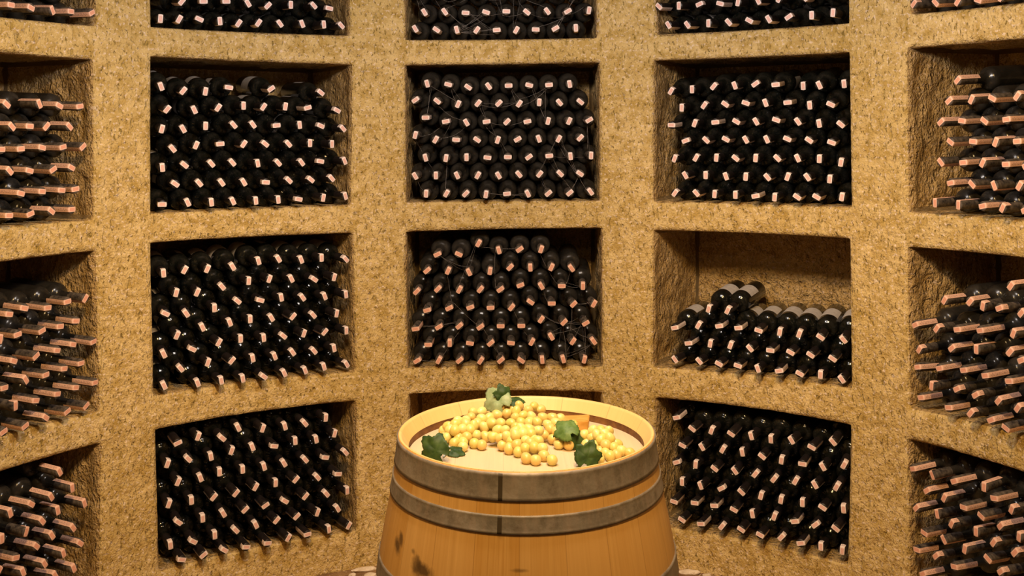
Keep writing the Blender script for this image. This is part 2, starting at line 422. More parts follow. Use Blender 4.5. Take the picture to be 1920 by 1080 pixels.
niche_data(-1, 1, 270, 90, 3.375, [
 '113,990,0 277,978,115 427,977,95 563,970,115 708,967,95 850,960,95 980,957,170 1135,948,80 1275,937,105',
 '198,860,145 350,855,130 492,852,125 632,850,120 772,850,175 918,838,135 1057,833,140 1188,825,130',
 '88,758,95 257,740,140 427,732,130 560,725,130 720,730,100 850,727,130 998,725,125 1117,717,170 1270,715,110',
 '160,638,130 330,615,65 483,607,5 632,607,55 768,607,140 915,607,130 1051,602,88 1190,608,90',
 '82,513,75 218,513,120 390,493,88 568,487,130 690,485,125 840,490,5 985,487,95 1120,493,155 1260,510,130',
 '147,395,50 298,392,115 470,377,55 630,365,90 757,372,55 895,370,80 1037,378,15 1223,395,150',
 '72,275,110 215,270,50 375,275,80 538,250,170 805,258,35 1120,282,140'])
niche_data(-1, 2, 270, 420, 3.273, [
 '122,993,115 330,977,110 475,962,100 607,950,100 737,937,145 862,917,115 990,900,110 1105,877,105 1245,862,120',
 '226,887,130 393,850,70 540,838,50 668,825,100 803,813,110 913,788,125 1045,780,130 1167,763,100',
 '118,800,115 298,768,155 460,727,60 593,705,90 735,700,95 857,688,140 982,672,70 1110,662,50 1242,655,90',
 '203,685,65 360,635,115 527,605,110 652,585,90 783,577,120 915,567,50 1040,560,130 1183,550,80',
 '133,550,155 260,550,125 433,517,90 575,473,140 715,468,165 843,452,100 975,452,125 1110,445,110 1240,433,95',
 '198,423,75 327,420,65 480,385,130 643,350,85 770,337,70 905,337,115 1047,340,145 1168,327,75',
 '120,303,95 238,283,60 370,277,65 545,263,120 703,228,105 826,215,120 965,220,110 1090,208,90 1240,217,130'])
niche_data(-1, 3, 270, 740, 3.176, [
 '226,983,175 355,955,40 480,926,150 610,908,0 738,885,3 860,853,60 975,832,15 1102,803,95 1220,780,60',
 '158,898,95 295,875,155 422,838,92 548,808,135 667,777,115 790,748,50 910,725,45 1034,702,70 1155,680,120',
 '206,760,145 350,738,92 474,710,120 603,685,45 724,660,35 841,634,150 962,605,50 1088,592,130 1211,573,90',
 '148,652,70 283,632,92 416,610,50 548,587,50 665,550,60 784,527,88 905,505,50 1035,493,130 1158,473,0',
 '203,520,65 337,497,110 450,462,90 588,447,92 716,430,105 835,410,120 962,388,130 1082,374,175 1202,345,130',
 '140,413,70 265,383,135 399,370,100 522,335,70 646,313,110 777,307,175 901,277,92 1026,268,100 1136,232,75',
 '202,288,25 323,250,70 468,260,140 562,198,115 708,202,70 840,190,105 960,172,130 1083,138,85'])
niche_data(1, 1, 1210, 90, 3.375, [
 '187,918,55 322,918,130 438,925,85 570,930,90 697,937,10 818,945,85 960,942,145 1083,942,150 1250,943,80',
 '252,805,120 388,805,90 520,812,110 640,815,85 772,817,130 900,815,70 1025,817,125 1167,830,85',
 '185,700,70 320,695,60 457,695,85 578,697,140 712,697,85 835,697,135 967,697,115 1108,702,88 1260,725,80',
 '255,587,20 385,582,135 518,577,150 635,580,120 768,578,115 898,575,155 1045,583,145 1197,598,160',
 '165,488,178 312,477,70 442,470,5 575,465,150 700,465,120 828,455,160 972,465,125 1127,478,100 1268,483,140',
 '230,378,88 372,363,55 505,355,145 635,348,160 760,347,110 900,345,5 1040,363,95 1195,360,155',
 '162,273,60 295,262,90 432,243,50 565,237,110 697,227,35 825,232,5 1012,240,92,.055 1125,240,115 1262,236,95,.04'])
niche_data(1, 2, 1210, 420, 3.375, [
 '187,857,125 342,868,130 470,885,150 597,898,160 717,917,110 850,930,8 980,947,150 1108,955,88 1243,983,125',
 '272,755,5 412,758,80 540,768,70 662,787,130 790,800,172 918,812,150 1045,828,145 1185,852,145',
 '185,657,10 338,642,60 485,648,8 610,660,5 730,675,160 858,685,80 985,697,70 1118,717,145 1262,740,130',
 '400,538,75 520,548,65'])
niche_data(1, 3, 1210, 740, 3.176, [
 '217,745,145 330,770,178 455,785,50 570,803,145 683,835,150 815,850,45 925,885,5 1045,905,90 1172,930,85',
 '170,637,160 293,645,172 412,662,178 527,685,150 637,712,100 767,727,70 890,755,5 1012,775,35 1133,797,140',
 '218,520,90 328,543,110 452,558,25 572,580,135 688,603,75 807,628,80 935,645,90 1055,672,145 1180,683,95',
 '185,403,15 300,417,85 412,440,140 533,455,125 655,473,50 765,503,50 893,515,60 1010,537,120 1137,555,60',
 '220,302,150 337,312,120 460,327,60 577,345,100 695,367,140 810,392,82 935,413,170 1057,430,120 1190,440,60',
 '278,203,140 393,215,70 510,238,145 630,247,105 747,273,92 870,272,120 990,313,150 1118,325,130', '185,137,10'])
niche_data(-2, 1, 0, 80, 3, [
 '52,972,0 172,963,25 290,947,140 405,938,5', '118,848,165 238,837,175 348,830,175 402,825,10', '55,722,130 167,720,165 300,713,35 403,703,150',
 '8,600,0 118,597,5 238,590,165 355,587,15 467,585,45', '68,472,130 168,470,175 262,470,50 392,472,130', '38,347,135 222,345,110 335,355,150 450,358,8'])
niche_data(-2, 2, 0, 460, 2.842, [
 '20,993,35 135,963,40 245,918,145 360,885,40 460,855,50', '83,855,90 192,827,0 307,792,5 405,758,0 512,730,15',
 '40,755,15 138,717,120 245,690,20 343,657,5 433,628,15', '80,615,165 193,590,45 305,560,175 390,528,170 505,512,25',
 '2,500,80 95,475,20 225,455,30 322,432,5 405,403,0', '50,367,175 130,335,170 255,333,5 360,300,15 455,283,60'])
niche_data(-2, 3, 0, 820, 4.152, [
 '180,1050,110 348,985,120 495,905,105 625,825,145', '15,1030,60 125,938,10 285,848,140 405,765,120 570,705,125',
 '15,790,90 205,735,75 330,652,130 450,570,100', '80,590,105 245,520,150 400,465,120 563,395,95', '430,1075,120 575,1020,110', '658,515,105', '465,270,115'])
niche_data(2, 1, 1690, 70, 3.087, [
 '195,958,90 330,970,88 470,977,12 585,988,65 715,1000,30', '285,843,10 408,850,130 537,858,110 683,860,60', '228,722,125 358,725,5 470,727,65 605,735,2 722,742,30',
 '283,605,140 415,603,172 545,607,70 670,602,5', '228,490,45 350,483,170 480,483,140 608,475,8', '275,367,45 405,360,65 525,352,150 670,340,55', '325,248,50'])
niche_data(2, 2, 1690, 450, 2.917, [
 '107,862,5 258,917,0 378,947,50 490,985,20 570,1028,140', '165,798,85 303,815,25 405,848,30 530,880,50 635,920,55',
 '88,695,5 208,702,10 340,712,5 458,742,5 588,772,0', '97,600,60 275,592,40 410,598,90 655,658,20', '75,465,25 192,485,55 305,490,5 430,495,5 597,613,50',
 '235,330,60 390,340,50 445,362,80 535,373,20 612,512,70', '598,252,55 655,400,50'])
niche_data(2, 3, 1690, 810, 4, [
 '160,1065,20 395,1010,165 735,1043,35', '115,883,160 258,930,40 475,880,80 648,950,130 850,905,45', '170,757,145 318,807,115 560,747,90 690,830,55 875,785,85',
 '110,570,45 268,615,100 375,690,65 597,630,135 740,705,45', '190,440,30 320,495,65 465,565,160 695,497,170 800,573,70', '75,273,5 212,317,110 395,370,15 620,413,88'])

DB = .0712; RB = DB/2
BOT = []                                       # dicts: col,row, matrix, label angle, strip?
zb = {0: 'b0', 1: 'b1', 2: 'b2', 3: 'b3'}
def floor_z(col, row, x):                      # height of the niche floor at local x
    i = 1+2*(col+2); j = zl.index(zb[row])
    t = min(1, max(0, (x+.331)/.662)); return lerp(LAT[i][j][1], LAT[i+1][j][1], t)
for col, row, ox, oy, s, layers in NI:
    n, t = naxis(col); O = Vector((0, CY, 0))
    rc = random.Random(col*10+row)
    pts = []
    for L in layers:
        for (x, y, ang, *rec) in L:
            px, py = ox+x/s, oy+y/s
            yc = RC-.012+rc.uniform(-.008, .008)+(rec[0] if rec else 0)   # how far from the axis the cap end stands
            d = ray(px, py); k = ((O+n*yc-CAM).dot(n))/d.dot(n); p = CAM+d*k
            pts.append([p, (p-O).dot(t), p.z, ang, d.normalized(), px])
    b = [[q[1], q[2]+.004] for q in pts]
    tg = [tuple(q) for q in b]
    order = sorted(range(len(b)), key=lambda k: b[k][1])
    for it in range(260):
        g_ = .0002 if it < 200 else 0
        for k, q in enumerate(b):
            q[0] += (tg[k][0]-q[0])*.05; q[1] += (tg[k][1]-q[1])*.10-g_
        for rep in range(5):
            for a in range(len(b)):
                for c_ in range(a+1, len(b)):
                    dx, dz = b[c_][0]-b[a][0], b[c_][1]-b[a][1]
                    if abs(dx) > DB or abs(dz) > DB: continue
                    dd = math.hypot(dx, dz)
                    if dd < DB and dd > 1e-6:
                        m = (DB-dd)/dd/2; b[a][0] -= dx*m; b[a][1] -= dz*m; b[c_][0] += dx*m; b[c_][1] += dz*m
            for q in b:
                q[0] = min(.331-.039, max(-.331+.039, q[0])); fz = floor_z(col, row, q[0])+RB+.002
                if q[1] < fz: q[1] = fz
    for k, (p, lx, lz, ang, d, px) in enumerate(pts):
        # axis through cap end and body centre (.21 behind it)
        body = O + t*b[k][0] + UP*b[k][1] + n*((p-O).dot(n)+.19)
        ax = (p-body); ax.normalize()
        lim = math.tan(math.radians(7))
        fr = -ax.dot(n); ox_ = max(-lim, min(lim, ax.dot(t)/fr)); oz_ = max(-lim, min(lim, ax.z/fr))
        ax = (-n + t*ox_ + UP*oz_).normalized()
        cap = body + ax*(.19/abs(ax.dot(n)))
        a = math.radians(ang); dv = RT*math.cos(a)+UP*math.sin(a)
        # the long tail of the strip hangs down the lower side of the neck
        if ang > 12 or abs(col) == 2 and dv.dot(RT)*col < 0: dv = -dv
        if col == -2 and dv.dot(RT) > 0 or col == 2 and dv.dot(RT) < 0 and rc.random() < .55: dv = -dv
        sv = dv - d*(dv.dot(ax)/d.dot(ax)); sv.normalize(); yv = ax.cross(sv)
        M4 = Matrix((sv, yv, ax)).transposed().to_4x4(); M4.translation = cap-ax*BL
        # where 'up' lies around the bottle, for the label
        up = math.atan2(UP.dot(yv), UP.dot(sv))
        BOT.append(dict(col=col, row=row, m=M4, up=up, ang=ang, x=b[k][0], z=b[k][1], tz=lz, px=px, L=None))
# which layer and place each bottle has
for col, row, *_r in NI:
    grp = [q for q in BOT if q['col'] == col and q['row'] == row]
    k = 0
    for li, L in enumerate(_r[3]):
        g2 = grp[k:k+len(L)]; k += len(L)
        g2.sort(key=lambda q: q['px'])
        for c_, q in enumerate(g2): q['L'] = li; q['P'] = c_; q['n'] = len(L)
ORD = ['first', 'second', 'third', 'fourth', 'fifth', 'sixth', 'seventh', 'eighth', 'ninth', 'tenth']
CN = {-2: 'leftmost', -1: 'left', 0: 'middle', 1: 'right', 2: 'rightmost'}; RN = ['top', 'upper', 'lower', 'bottom']
# the 300 bottles that show largest are things of their own, the smaller rest is one mass
SHOW = []
for _s in '69 93 98 106 109-110 113-116 118-120 180-181 200 202 216-220 222 224-229 233-236 238 240-246 250-252 254-255 258-265 267-276 281-285 289-293 298-301 303 305-312 315-318 320-321 323-332 335-337 341-344 350-351 353 359-363 366 368-369 371-372 374 376-379 381 388 390-391 399 401 406 409-410 415 417-418 425-427 435 441-442 444-450 452 454 458-461 467-471 474-478 480-481 486-489 491 494-498 501 503 505-507 512 514-516 523-525 527-535 538-539 541-542 546-547 550-552 555-556 558-560 563-565 567-570 573-574 577-580 583-585 588-590 592-594 597 599 602 605-607 610-614 617-619 621-623 626-627 630-632 634-636 638-642 644-646 650-652 654-656 658-661 663-665 670-671 674-676 679-680 685-686 689-691 693-696'.split():
    _a = _s.split('-'); SHOW += range(int(_a[0]), int(_a[-1])+1)
KEEP = set(range(len(BOT))) if SHOW is None else set(SHOW)
rest_v = []; rest_f = []; rest_m = []; rest_uv = []
MATS = [g_clean, g_dusty, c_clean, c_dusty, s_pink, s_orange, label_m]
proto = {}
def proto_bottle(dusty, strip, key):
    if key not in proto:
        gm = bm_glass.copy(); cm = bm_cap.copy(); sm = bm_strip.copy(); lm = bm_label
        gm.materials.append(MATS[1 if dusty else 0]); cm.materials.append(MATS[3 if dusty else 2]); sm.materials.append(MATS[strip])
        proto[key] = (gm, cm, sm)
    return proto[key]
bm_label.materials.append(label_m)
first = {}
for idx, q in enumerate(BOT):
    dusty = q['col'] in (0, 2, -2); strip = 5 if abs(q['col']) == 2 or (q['col'] == 0 and q['row'] >= 2) else 4
    key = (dusty, strip); gm, cm, sm = proto_bottle(dusty, strip, key)
    rr = random.Random(idx); lab = (not dusty) and not (q['row'] == 3)
    la = q['up'] + rr.gauss(0, .9) if not (q['col'] == 1 and q['row'] == 2) else q['up']+rr.uniform(-.5, .4)
    if q['col'] == 1 and q['row'] == 1: la = q['up'] + rr.uniform(1.6, 4.4)
    if idx in KEEP:
        if key not in first:
            root = bpy.data.objects.new('wine_bottle', gm); C.objects.link(root)
            link('capsule', cm, [], root); link('tax_strip', sm, [], root)
            first[key] = root
        else:
            src = first[key]; root = src.copy(); C.objects.link(root)
            for ch in src.children:
                if ch.name.startswith('paper'): continue
                cc_ = ch.copy(); C.objects.link(cc_); cc_.parent = root
        root.matrix_world = q['m']
        if lab:
            lo = bpy.data.objects.new('paper_label', bm_label); C.objects.link(lo); lo.parent = root; lo.rotation_euler = (0, 0, la)
        a = q['ang'] % 180
        st = 'upright' if 70 <= a <= 110 else ('level' if a <= 15 or a >= 165 else 'slanted')
        fromR = q['col'] == -2
        pos = (ORD[q['n']-1-q['P']]+' from right') if fromR else (ORD[q['P']]+' from left')
        tag(root, '%s bottle with %s pink strip, %s, %s layer up, %s %s niche' % ('dusty' if dusty else 'dark', st, pos, ORD[q['L']], RN[q['row']], CN[q['col']]), 'bottle', 'wine bottles stacked in the %s %s niche' % (RN[q['row']], CN[q['col']]))
    else:
        items = [(gm, 1 if dusty else 0, None), (cm, 3 if dusty else 2, None), (sm, strip, None)]
        if lab: items.append((bm_label, 6, Matrix.Rotation(la, 4, 'Z')))
        for mm, mi, extra in items:
            o0 = len(rest_v); mt = q['m'] @ extra if extra else q['m']
            rest_v += [tuple(mt @ v.co) for v in mm.vertices]
            ul = mm.uv_layers.active
            for p in mm.polygons:
                rest_f.append(tuple(o0+v for v in p.vertices)); rest_m.append(mi)
                rest_uv += [tuple(ul.data[l].uv) if ul else (0, 0) for l in p.loop_indices]
if rest_v:
    me = mesh('wine_bottles', rest_v, rest_f)
    for m_ in MATS: me.materials.append(m_)
    me.polygons.foreach_set('material_index', rest_m)
    u = me.uv_layers.new(name='UVMap'); u.data.foreach_set('uv', [c_ for q in rest_uv for c_ in q])
    o = bpy.data.objects.new('wine_bottles', me); C.objects.link(o)
    tag(o, 'the many smaller dark wine bottles filling the rest of the niches', 'bottles', kind='stuff')


# ---------------------------------------------------------------- oak barrel
BH = .843; BP = at_z(986, 802, BH); BP.z = 0
TILT = math.radians(1.2)
barrel = bpy.data.objects.new('wine_barrel', None); C.objects.link(barrel); barrel.location = BP
barrel.rotation_euler = (TILT, 0, 0)
tag(barrel, 'oak wine barrel standing upright with grey metal hoops and grapes on its head', 'barrel')
def brad(z):
    pts = [(0, .285), (.12, .303), (.27, .334), (.42, .346), (.57, .335), (.66, .318), (.72, .305), (.785, .295), (BH, .2865)]
    for (a, r), (b, q) in zip(pts, pts[1:]):
        if z <= b: return lerp(r, q, (z-a)/(b-a))
    return .2865
def brs(z):                                   # smoothed
    return sum(brad(min(BH, max(0, z+k*.012))) for k in range(-3, 4))/7
def wood(name, staves, cols_, rough=.5, axis='z'):
    M = Mat(name); g = M.n('TexCoord').outputs['Object']; s = M.n('SeparateXYZ'); M.l(g, s.inputs[0])
    if axis == 'z':
        ang = M.math('ARCTAN2', s.outputs[1], s.outputs[0]); u = M.math('MULTIPLY', M.math('ADD', ang, PI), staves/(2*PI)); lng = s.outputs[2]
    else:
        u = M.math('MULTIPLY', M.math('ADD', s.outputs[0], 1), 9.5); lng = s.outputs[1]
    idx = M.math('FLOOR', u); fr = M.math('SUBTRACT', u, idx)
    wn = M.n('TexWhiteNoise', noise_dimensions='1D'); M.l(idx, wn.inputs['W'])
    cb = M.n('CombineXYZ'); M.l(M.math('MULTIPLY', u, 1.0), cb.inputs[0]); M.l(M.math('MULTIPLY', lng, 1.6), cb.inputs[1]); M.l(M.math('MULTIPLY', wn.outputs[0], 30), cb.inputs[2])
    grain = M.noise(M.mapped(cb.outputs[0], (16, 2.2, 1)), 1.0, 5, .6, .6)
    big = M.noise(cb.outputs[0], 1.6, 3, .5)
    c = M.mix(M.ramp(grain, [(.3, 0.0), (.7, 1.0)]), cols_[0], cols_[1])
    c = M.mix(M.ramp(big, [(.35, 0.0), (.7, .6)]), c, cols_[2])
    c = M.mix(M.math('MULTIPLY', wn.outputs[0], .45), c, cols_[3])
    gap = M.math('LESS_THAN', M.math('MINIMUM', fr, M.math('SUBTRACT', 1, fr)), .008 if axis == 'z' else .004)
    c = M.mix(M.math('MULTIPLY', gap, .3), c, (.13, .05, .012))
    return M, c, g, s, grain, gap
M, c, g, s, grain, gap = wood('oak_staves', 21, [(.52, .27, .06), (.68, .39, .115), (.54, .26, .045), (.74, .46, .17)])
# dark wine stains low on the left front, thin streaks below the hoops
def blotch(M, g, c, cen, rad, col_, amt):
    vm = M.n('VectorMath', operation='SUBTRACT'); M.l(g, vm.inputs[0]); vm.inputs[1].default_value = cen
    nn = M.mapped(vm.outputs[0], tuple(1/r for r in rad)); ln = M.n('VectorMath', operation='LENGTH'); M.l(nn, ln.inputs[0])
    d = M.math('ADD', ln.outputs['Value'], M.math('MULTIPLY', M.math('SUBTRACT', M.noise(g, 38, 4, .6), .5), 1.5))
    return M.mix(M.math('MULTIPLY', M.ramp(d, [(.35, 1.0), (1.1, 0.0)]), amt), c, col_)
def surf(px, py):                             # point of the barrel's side seen at a pixel, in the barrel's own frame
    d = ray(px, py); k = .8
    inv = (Matrix.Translation(BP) @ Matrix.Rotation(TILT, 4, 'X')).inverted()
    while k < 4:
        q = inv @ (CAM+d*k)
        if math.hypot(q.x, q.y) < brs(max(0, min(BH, q.z))): return q
        k += .002
    return Vector()
for px, py, rad, a in [(795, 1072, (.030, .05, .020), .9), (780, 1063, (.012, .05, .03), .6), (745, 1022, (.009, .05, .022), .85), (752, 1010, (.006, .05, .016), .8), (775, 1034, (.006, .05, .008), .6), (784, 1050, (.006, .05, .014), .5), (975, 1070, (.022, .05, .005), .55), (938, 985, (.01, .05, .03), .3)]:
    c = blotch(M, g, c, tuple(surf(px, py)), rad, (.07, .035, .012), a)
M.col(c); M.rough(.42); M.bump(M.math('SUBTRACT', M.math('MULTIPLY', grain, .5), gap), .35, .002); oak = M.m
N = 156
P = [(brs(z), z) for z in [BH*k/60 for k in range(61)]]
P = [(.262, .03), (.275, .0)] + P + [(.2845, BH+.0012), (.2815, BH)]
for k in range(1, 9): P.append((lerp(.2815, .2655, k/8), BH-.027*k/8))
o = link('staves', mesh('staves', *lathe(P, N)), oak, barrel)
# croze: darker stained ring between the staves and the head, groove shadow painted in too
M = Mat('shaded_stained_oak_groove'); g = M.n('TexCoord').outputs['Object']; M.col(M.ramp(M.noise(g, 40, 4), [(.3, (.12, .045, .012)), (.7, (.30, .14, .04))])); M.rough(.7)
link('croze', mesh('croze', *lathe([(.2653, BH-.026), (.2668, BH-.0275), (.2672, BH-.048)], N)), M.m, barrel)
# inside of the chime is bare pale oak: its own ring
M, c, g, s, grain, gap = wood('bare_oak', 13, [(.66, .44, .15), (.72, .50, .19), (.68, .44, .14), (.74, .54, .24)])
M.col(c); M.rough(.5)
link('chime', mesh('chime', *lathe([(.2868, BH+.0010), (.2855, BH+.0021), (.2812, BH+.0008)]+[(lerp(.2812, .2652, k/8)-.0004, BH-.027*k/8) for k in range(1, 9)], N)), M.m, barrel)
# head
M, c, g, s, grain, gap = wood('pale_oak_head', 1, [(.56, .43, .26), (.66, .52, .33), (.60, .45, .26), (.70, .58, .42)], axis='x')
sp = M.ramp(M.noise(g, 85, 2, .5), [(.715, 0.0), (.73, 1.0)]); spm = M.ramp(M.noise(g, 9, 2), [(.45, 0.0), (.6, 1.0)])
c = M.mix(M.math('MULTIPLY', M.math('MULTIPLY', sp, spm), .85), c, (.10, .06, .015))
M.col(c); M.rough(.36); M.bump(M.math('SUBTRACT', M.math('MULTIPLY', grain, .4), gap), .25, .002)
HZ = BH-.044
bm = bmesh.new(); bmesh.ops.create_circle(bm, cap_ends=True, radius=.2664, segments=96)
r_ = bmesh.ops.extrude_face_region(bm, geom=bm.faces[:]); bmesh.ops.translate(bm, verts=[v for v in r_['geom'] if isinstance(v, bmesh.types.BMVert)], vec=(0, 0, .018))
bmesh.ops.recalc_face_normals(bm, faces=bm.faces[:])
me = bpy.data.meshes.new('head'); bm.to_mesh(me); bm.free()
head = link('head', me, M.m, barrel); head.location = (0, 0, HZ-.018)
# hoops
M = Mat('dull_galvanised_hoop'); g = M.n('TexCoord').outputs['Object']
c = M.ramp(M.noise(g, 14, 6, .7), [(.3, (.17, .145, .11)), (.55, (.29, .25, .20)), (.75, (.42, .37, .32))])
c = M.mix(M.ramp(M.noise(M.mapped(g, (60, 60, 9)), 1, 4), [(.45, 0.0), (.7, .6)]), c, (.36, .28, .22))
c = M.mix(M.ramp(M.noise(g, 26, 5, .7), [(.5, 0.0), (.72, .7)]), c, (.12, .09, .055))
M.col(c); M.b.inputs['Metallic'].default_value = .35; M.rough(.55); M.bump(M.noise(g, 120, 4), .25, .002); hoop_m = M.m
M = Mat('dark_hoop_seam'); M.col((.045, .03, .012)); M.rough(.6); seam_m = M.m
sa = surf(938, 955); sang = math.atan2(sa.y, sa.x)
def hoop(z0, z1):
    pr = []
    for k in range(9):
        z = lerp(z0, z1, k/8); pr.append((brs(z)+.0022+(.0008 if k in (0, 8) else 0), z))
    pr = [(brs(z0)-.001, z0)] + pr + [(brs(z1)-.001, z1)]
    h = link('hoop', mesh('hoop', *lathe(pr, N)), hoop_m, barrel)
    vs = []; fs = []                           # overlapped end, stained dark
    pr2 = [(brs(lerp(z0, z1, k/8))+.0034, lerp(z0+.0008, z1-.0008, k/8)) for k in range(9)]
    wd = .0045
    v2, f2 = lathe([(pr2[0][0]-.003, pr2[0][1])]+pr2+[(pr2[-1][0]-.003, pr2[-1][1])], 4, sang-wd/.3, sang+wd/.3)
    link('hoop_seam', mesh('hoop_seam', v2, f2), seam_m, h)
hoop(.7865, .8415); hoop(.724, .760); hoop(.54, .586); hoop(.273, .318); hoop(.09, .126); hoop(.003, .058)

BM = Matrix.Translation(BP) @ Matrix.Rotation(TILT, 4, 'X'); BI = BM.inverted()
def head_pt(px, py, h=0.0):
    """point over the barrel head seen at a pixel, h above it (barrel frame)"""
    o_ = BI @ CAM; d = (BI.to_3x3() @ ray(px, py)); return o_ + d*((HZ+h-o_.z)/d.z)

# ---------------------------------------------------------------- wooden block at the back of the head
M = Mat('amber_wood_block'); g = M.n('TexCoord').outputs['Object']
c = M.mix(M.ramp(M.noise(M.mapped(g, (30, 160, 60)), 1, 4), [(.35, 0.0), (.7, 1.0)]), (.50, .24, .04), (.68, .38, .10)); M.col(c); M.rough(.4)
p = head_pt(1070, 812)
vs = [(-.042, -.018, 0), (.040, -.024, 0), (.043, .022, 0), (-.040, .024, 0), (-.044, -.014, .030), (.043, -.022, .036), (.045, .020, .040), (-.042, .026, .033)]
fs = [(0, 3, 2, 1), (4, 5, 6, 7), (0, 1, 5, 4), (1, 2, 6, 5), (2, 3, 7, 6), (3, 0, 4, 7)]
me = mesh('wooden_block', vs, fs, False); bm = bmesh.new(); bm.from_mesh(me); bmesh.ops.bevel(bm, geom=bm.edges[:], offset=.002, segments=2, affect='EDGES'); bm.to_mesh(me); bm.free()
blk = link('wooden_block', me, M.m); blk.matrix_world = BM @ Matrix.Translation((p.x, p.y, HZ)) @ Matrix.Rotation(-.1, 4, 'Z')
tag(blk, 'amber wooden block on the barrel head behind the grapes and curled leaf', 'block')

# ---------------------------------------------------------------- grapes
def grape_mat(name, a, b):
    M = Mat(name); g = M.n('TexCoord').outputs['Object']
    oi_ = M.n('ObjectInfo').outputs['Random']
    c = M.mix(oi_, a, b); c = M.mix(M.ramp(M.noise(g, 70, 3), [(.4, 0.0), (.75, .35)]), c, (.80, .62, .30)); M.col(c); M.rough(.33)
    M.b.inputs['Subsurface Weight'].default_value = .25; M.b.inputs['Subsurface Radius'].default_value = (.006, .005, .001)
    M.b.inputs['Subsurface Scale'].default_value = 1.0
    return M.m
gm_y = grape_mat('yellow_green_grape', (.60, .49, .11), (.72, .60, .22)); gm_a = grape_mat('amber_green_grape', (.66, .44, .12), (.72, .52, .16))
M = Mat('grape_stem'); M.col((.22, .26, .07)); M.rough(.6); stem_m = M.m
M = Mat('pale_stem'); M.col((.50, .55, .50)); M.rough(.4); pstem_m = M.m
def leaf_mat(name, a, b):
    M = Mat(name); g = M.n('TexCoord').outputs['Object']
    c = M.mix(M.ramp(M.noise(g, 60, 4), [(.35, 0.0), (.7, 1.0)]), a, b); M.col(c); M.rough(.55); M.b.inputs['Specular IOR Level'].default_value = .3
    M.bump(M.noise(g, 60, 2), .3, .002); return M.m
lf_d = leaf_mat('dark_green_leaf', (.016, .042, .007), (.045, .085, .014)); lf_g = leaf_mat('green_leaf', (.06, .12, .02), (.14, .22, .06)); lf_p = leaf_mat('pale_leaf_underside', (.20, .27, .12), (.34, .40, .22))
bm = bmesh.new(); bmesh.ops.create_uvsphere(bm, u_segments=18, v_segments=12, radius=.0116)
for v in bm.verts:                             # slightly drawn out towards the stalk
    if v.co.z > 0: v.co.z *= 1.28; v.co.x *= 1-.10*(v.co.z/.0138); v.co.y *= 1-.10*(v.co.z/.0138)
me_g = bpy.data.meshes.new('grape'); bm.to_mesh(me_g); bm.free()
for p_ in me_g.polygons: p_.use_smooth = True
me_gy = me_g; me_ga = me_g.copy(); me_gy.materials.append(gm_y); me_ga.materials.append(gm_a)
def tube(name, pts, r, m, parent):
    vs = []; fs = []; K = 7
    for i, p in enumerate(pts):
        a = (pts[min(i+1, len(pts)-1)]-pts[max(i-1, 0)]).normalized(); x = a.cross(Vector((.3, .2, .9))).normalized(); y = a.cross(x)
        rr = r*(1-.35*i/max(1, len(pts)-1))
        vs += [p+(x*math.cos(q*2*PI/K)+y*math.sin(q*2*PI/K))*rr for q in range(K)]
    for i in range(len(pts)-1): fs += [(i*K+q, i*K+(q+1) % K, (i+1)*K+(q+1) % K, (i+1)*K+q) for q in range(K)]
    fs += [tuple(range(K))[::-1], tuple((len(pts)-1)*K+q for q in range(K))]
    return link(name, mesh(name, vs, fs), m, parent)
def leaf(parent, p, nrm, upv, size, m, curl=.25, name='leaf', seed=0):
    """lobed vine leaf: p its middle, nrm the way it faces, upv towards its tip (barrel frame)"""
    n_ = nrm.normalized(); y = (upv-n_*upv.dot(n_)).normalized(); x = y.cross(n_)
    rnd = random.Random(seed); K = 60; rings = 6; vs = [Vector((0, 0, 0))]
    lob = [(0, 1.0), (58, .86), (-58, .88), (118, .62), (-118, .60)]
    def rad(a):
        v = .60
        for l, h in lob:
            d = abs((math.degrees(a)-l+180) % 360-180); v = max(v, h*(1-min(1, d/34)**1.1*.36))
        if abs(math.degrees(a)) > 165: v *= .55
        return v*(1+.045*math.sin(a*23))
    for r_i in range(1, rings+1):
        for k in range(K):
            a = -PI+2*PI*k/K; q = rad(a)*r_i/rings
            X, Y = math.sin(a)*q, math.cos(a)*q
            Z = -curl*(X*X*1.2+Y*Y*.7)+.05*noise.noise(Vector((X*2.4, Y*2.4, seed)))*2+.05*abs(math.sin(a*2.6))*q
            vs.append(Vector((X, Y, Z)))
    fs = [(0, 1+k, 1+(k+1) % K) for k in range(K)]
    for r_i in range(rings-1):
        o_ = 1+r_i*K
        fs += [(o_+k, o_+K+k, o_+K+(k+1) % K, o_+(k+1) % K) for k in range(K)]
    W3 = [p+(x*v.x+y*v.y+n_*v.z)*size for v in vs]
    for v in W3: v.z = max(v.z, HZ+.0015)
    o = link(name, mesh(name, W3, fs), m, parent)
    sm = o.modifiers.new('thick', 'SOLIDIFY'); sm.thickness = .0008
    return o
